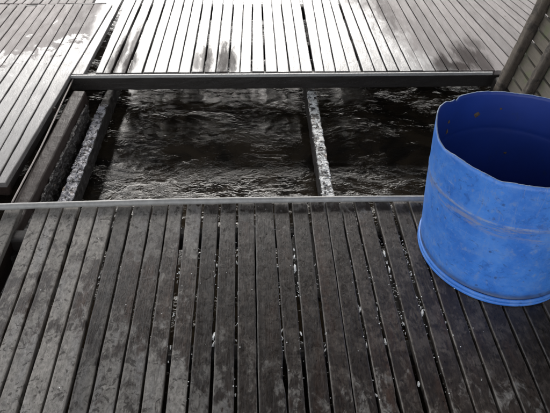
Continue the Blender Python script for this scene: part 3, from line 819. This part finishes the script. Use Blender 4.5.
# ================================================================ WHITE SHELL BITS IN THE GAPS
def shard(P, s, seed):
    rnd = random.Random(seed); b = bmesh.new(); m = 7; tw = rnd.uniform(-.45, .45); cr, sr = math.cos(tw), math.sin(tw)
    def V(x, y, z): return Vector((x * cr - y * sr, x * sr + y * cr, z))
    top = []; base = []
    for j in range(m):
        a = 2 * math.pi * j / m; r0 = s * rnd.uniform(.45, 1.35)
        base.append(b.verts.new(P + V(math.cos(a) * r0 * .5, math.sin(a) * r0 * 1.6, 0)))
        top.append(b.verts.new(P + V(math.cos(a) * r0 * .34, math.sin(a) * r0 * 1.1, s * rnd.uniform(.25, .8))))
    for j in range(m): b.faces.new((base[j], base[(j + 1) % m], top[(j + 1) % m], top[j]))
    b.faces.new(top); b.faces.new(base[::-1])
    bmesh.ops.recalc_face_normals(b, faces=b.faces); return b
bits = [(98.5, 277, 3), (42, 243.5, 2.4), (183, 272, 3), (180.5, 268, 2.2), (217, 265, 4.2), (213, 336, 5), (214, 343, 4), (177, 282, 2), (173.5, 314, 3), (170.5, 347, 2.4), (159, 270, 2), (237, 262, 3.6), (237, 255, 2.4),
        (294, 268, 6), (295, 256, 4.6), (294, 249, 3), (277, 266, 2.6), (301, 283, 2.4), (315, 264, 2.2), (384, 254, 6), (387, 262, 3.4), (390, 269, 5.4), (392, 276, 2.6), (407, 262, 3.2), (411, 274, 3.4), (349.5, 261, 2.8), (351, 272, 2.2),
        (361, 309, 4), (358, 306, 2.6), (377, 308, 3.4), (386, 341, 4.2), (367, 345, 3.6), (379, 303, 2.4), (406, 333, 2.6), (420, 383, 4), (405, 323, 3), (403, 318, 2.4), (422, 312, 5), (421, 307, 3.2), (446, 322, 2.8), (280, 331, 4), (281, 337, 3), (301.5, 333, 3.2), (236, 340, 2.8), (325, 350, 3), (326, 345, 2), (234, 395, 2), (378, 395, 3)]
i = 0
for (px, py, s) in bits:
    # each bit is wedged in the gap nearest to it
    zz = -0.006
    best = None
    for (A, Bq, w0, w1) in near_gaps:
        P0, P1 = flat(at(*A)), flat(at(*Bq)); q = at(px, py, zz); xx = line_at(P0, P1, q.y).x
        if best is None or abs(xx - q.x) < abs(best - q.x): best = xx
    q = at(px, py, zz)
    if abs(best - q.x) < 0.02: q.x = best + (q.x - best) * .3
    o = link('shell_fragment', shard(q - Vector((0, 0, .003)), s * .0018, i * 7 + 1), M_SHELL)
    settle(o); i += 1
    if s >= 5: lb = ('big white broken shell, largest in the gap just left of the drum' if px > 340 else 'big white broken shell in a gap right below the middle of the grey pole') if py < 300 else ('big white broken shell in a gap below the drum foot' if px > 340 else 'big white broken shell in a gap of the lower middle boards')
    elif px < 140: lb = 'small white shell chip on the left boards of the near deck'
    elif px < 250: lb = 'small white shell chip in the gaps left of the middle of the near deck'
    elif px < 340: lb = 'small white shell chip in the gaps at the middle of the near deck'
    elif py < 300: lb = 'small white shell chip in the gaps beside the left foot of the drum'
    else: lb = 'small white shell chip in the gaps lower down than the drum foot'
    tag(o, lb, 'shell', 'white shell fragments caught between the near deck boards')
# the finer grit: crumbs nobody could count
b = bmesh.new(); rnd = random.Random(5)
for k_ in range(800):
    gi = rnd.choice([8, 9, 10, 11, 13, 14, 14, 15, 17, 18, 18, 19, 19, 19, 20, 20, 20, 21, 22])
    A, Bq, w0, w1 = near_gaps[gi]
    y = rnd.choice([rnd.gauss(1.30, .10), rnd.gauss(1.2, .16), rnd.gauss(1.0, .2)])
    if y > 1.5: continue
    if noise.noise(Vector((gi * 3.7, y * 14, 0))) < -0.02: continue
    p_ = line_at(flat(at(*A)), flat(at(*Bq)), y); s = rnd.uniform(.0008, .0026)
    p_ = p_ + Vector((rnd.gauss(0, .005), 0, 0)); onb = abs(p_.x - line_at(flat(at(*A)), flat(at(*Bq)), y).x) > .006
    z = .0012 if onb else rnd.uniform(-.014, -.002)
    vs = [b.verts.new(p_ + Vector((math.cos(j * 1.57 + k_) * s, math.sin(j * 1.57 + k_) * s, z))) for j in range(4)] + [b.verts.new(p_ + Vector((0, 0, z + s)))]
    for j in range(4): b.faces.new((vs[j], vs[(j + 1) % 4], vs[4]))
tag(link('shell_grit', b, M_SHELL), 'fine white shell grit sprinkled in and beside the gaps of the near deck', 'grit', kind='stuff')
# ledges the shells lie on: crusted runner below the right-hand gaps
settle(link('runner', bar_bm(Vector((.12, 1.38, -.0275)), Vector((.85, 1.05, -.0275)), 0.30, 0.02, 30, 0.001, 0.1), M_UNDER, nd))

# ================================================================ UNSEEN ROOF, ADDED TO SHADE THE NEAR DECK
rf = thing('shade_roof', (0, 1.5, 2.35), 'unseen dark roof added overhead to shade the near deck and the opening', 'roof')
b = bmesh.new(); n = 120; X0, X1, Y0, Y1, Z0, Z1 = -1.95, 3.6, 0.3, 7.4, 2.35, 2.95
va = [[b.verts.new((X0 + (X1 - X0) * i_ / n, yy, zz + .02 * math.cos(i_ * math.pi / 2))) for i_ in range(n + 1)] for yy, zz in ((Y0, Z0), (Y1, Z1))]
for i_ in range(n): b.faces.new((va[0][i_], va[0][i_ + 1], va[1][i_ + 1], va[1][i_]))
settle(link('shade_roof_sheet', b, M_SHADE_ROOF, rf))
for (x, y, z) in ((-1.9, 7.2, 2.9), (3.5, 7.2, 2.9), (-1.9, .4, 2.33), (3.5, .4, 2.33)):
    settle(link('shade_roof_post', tube_bm([Vector((x, y, z)), Vector((x, y, 1)), Vector((x, y, -1.2))], .045, 12), M_POST, rf))
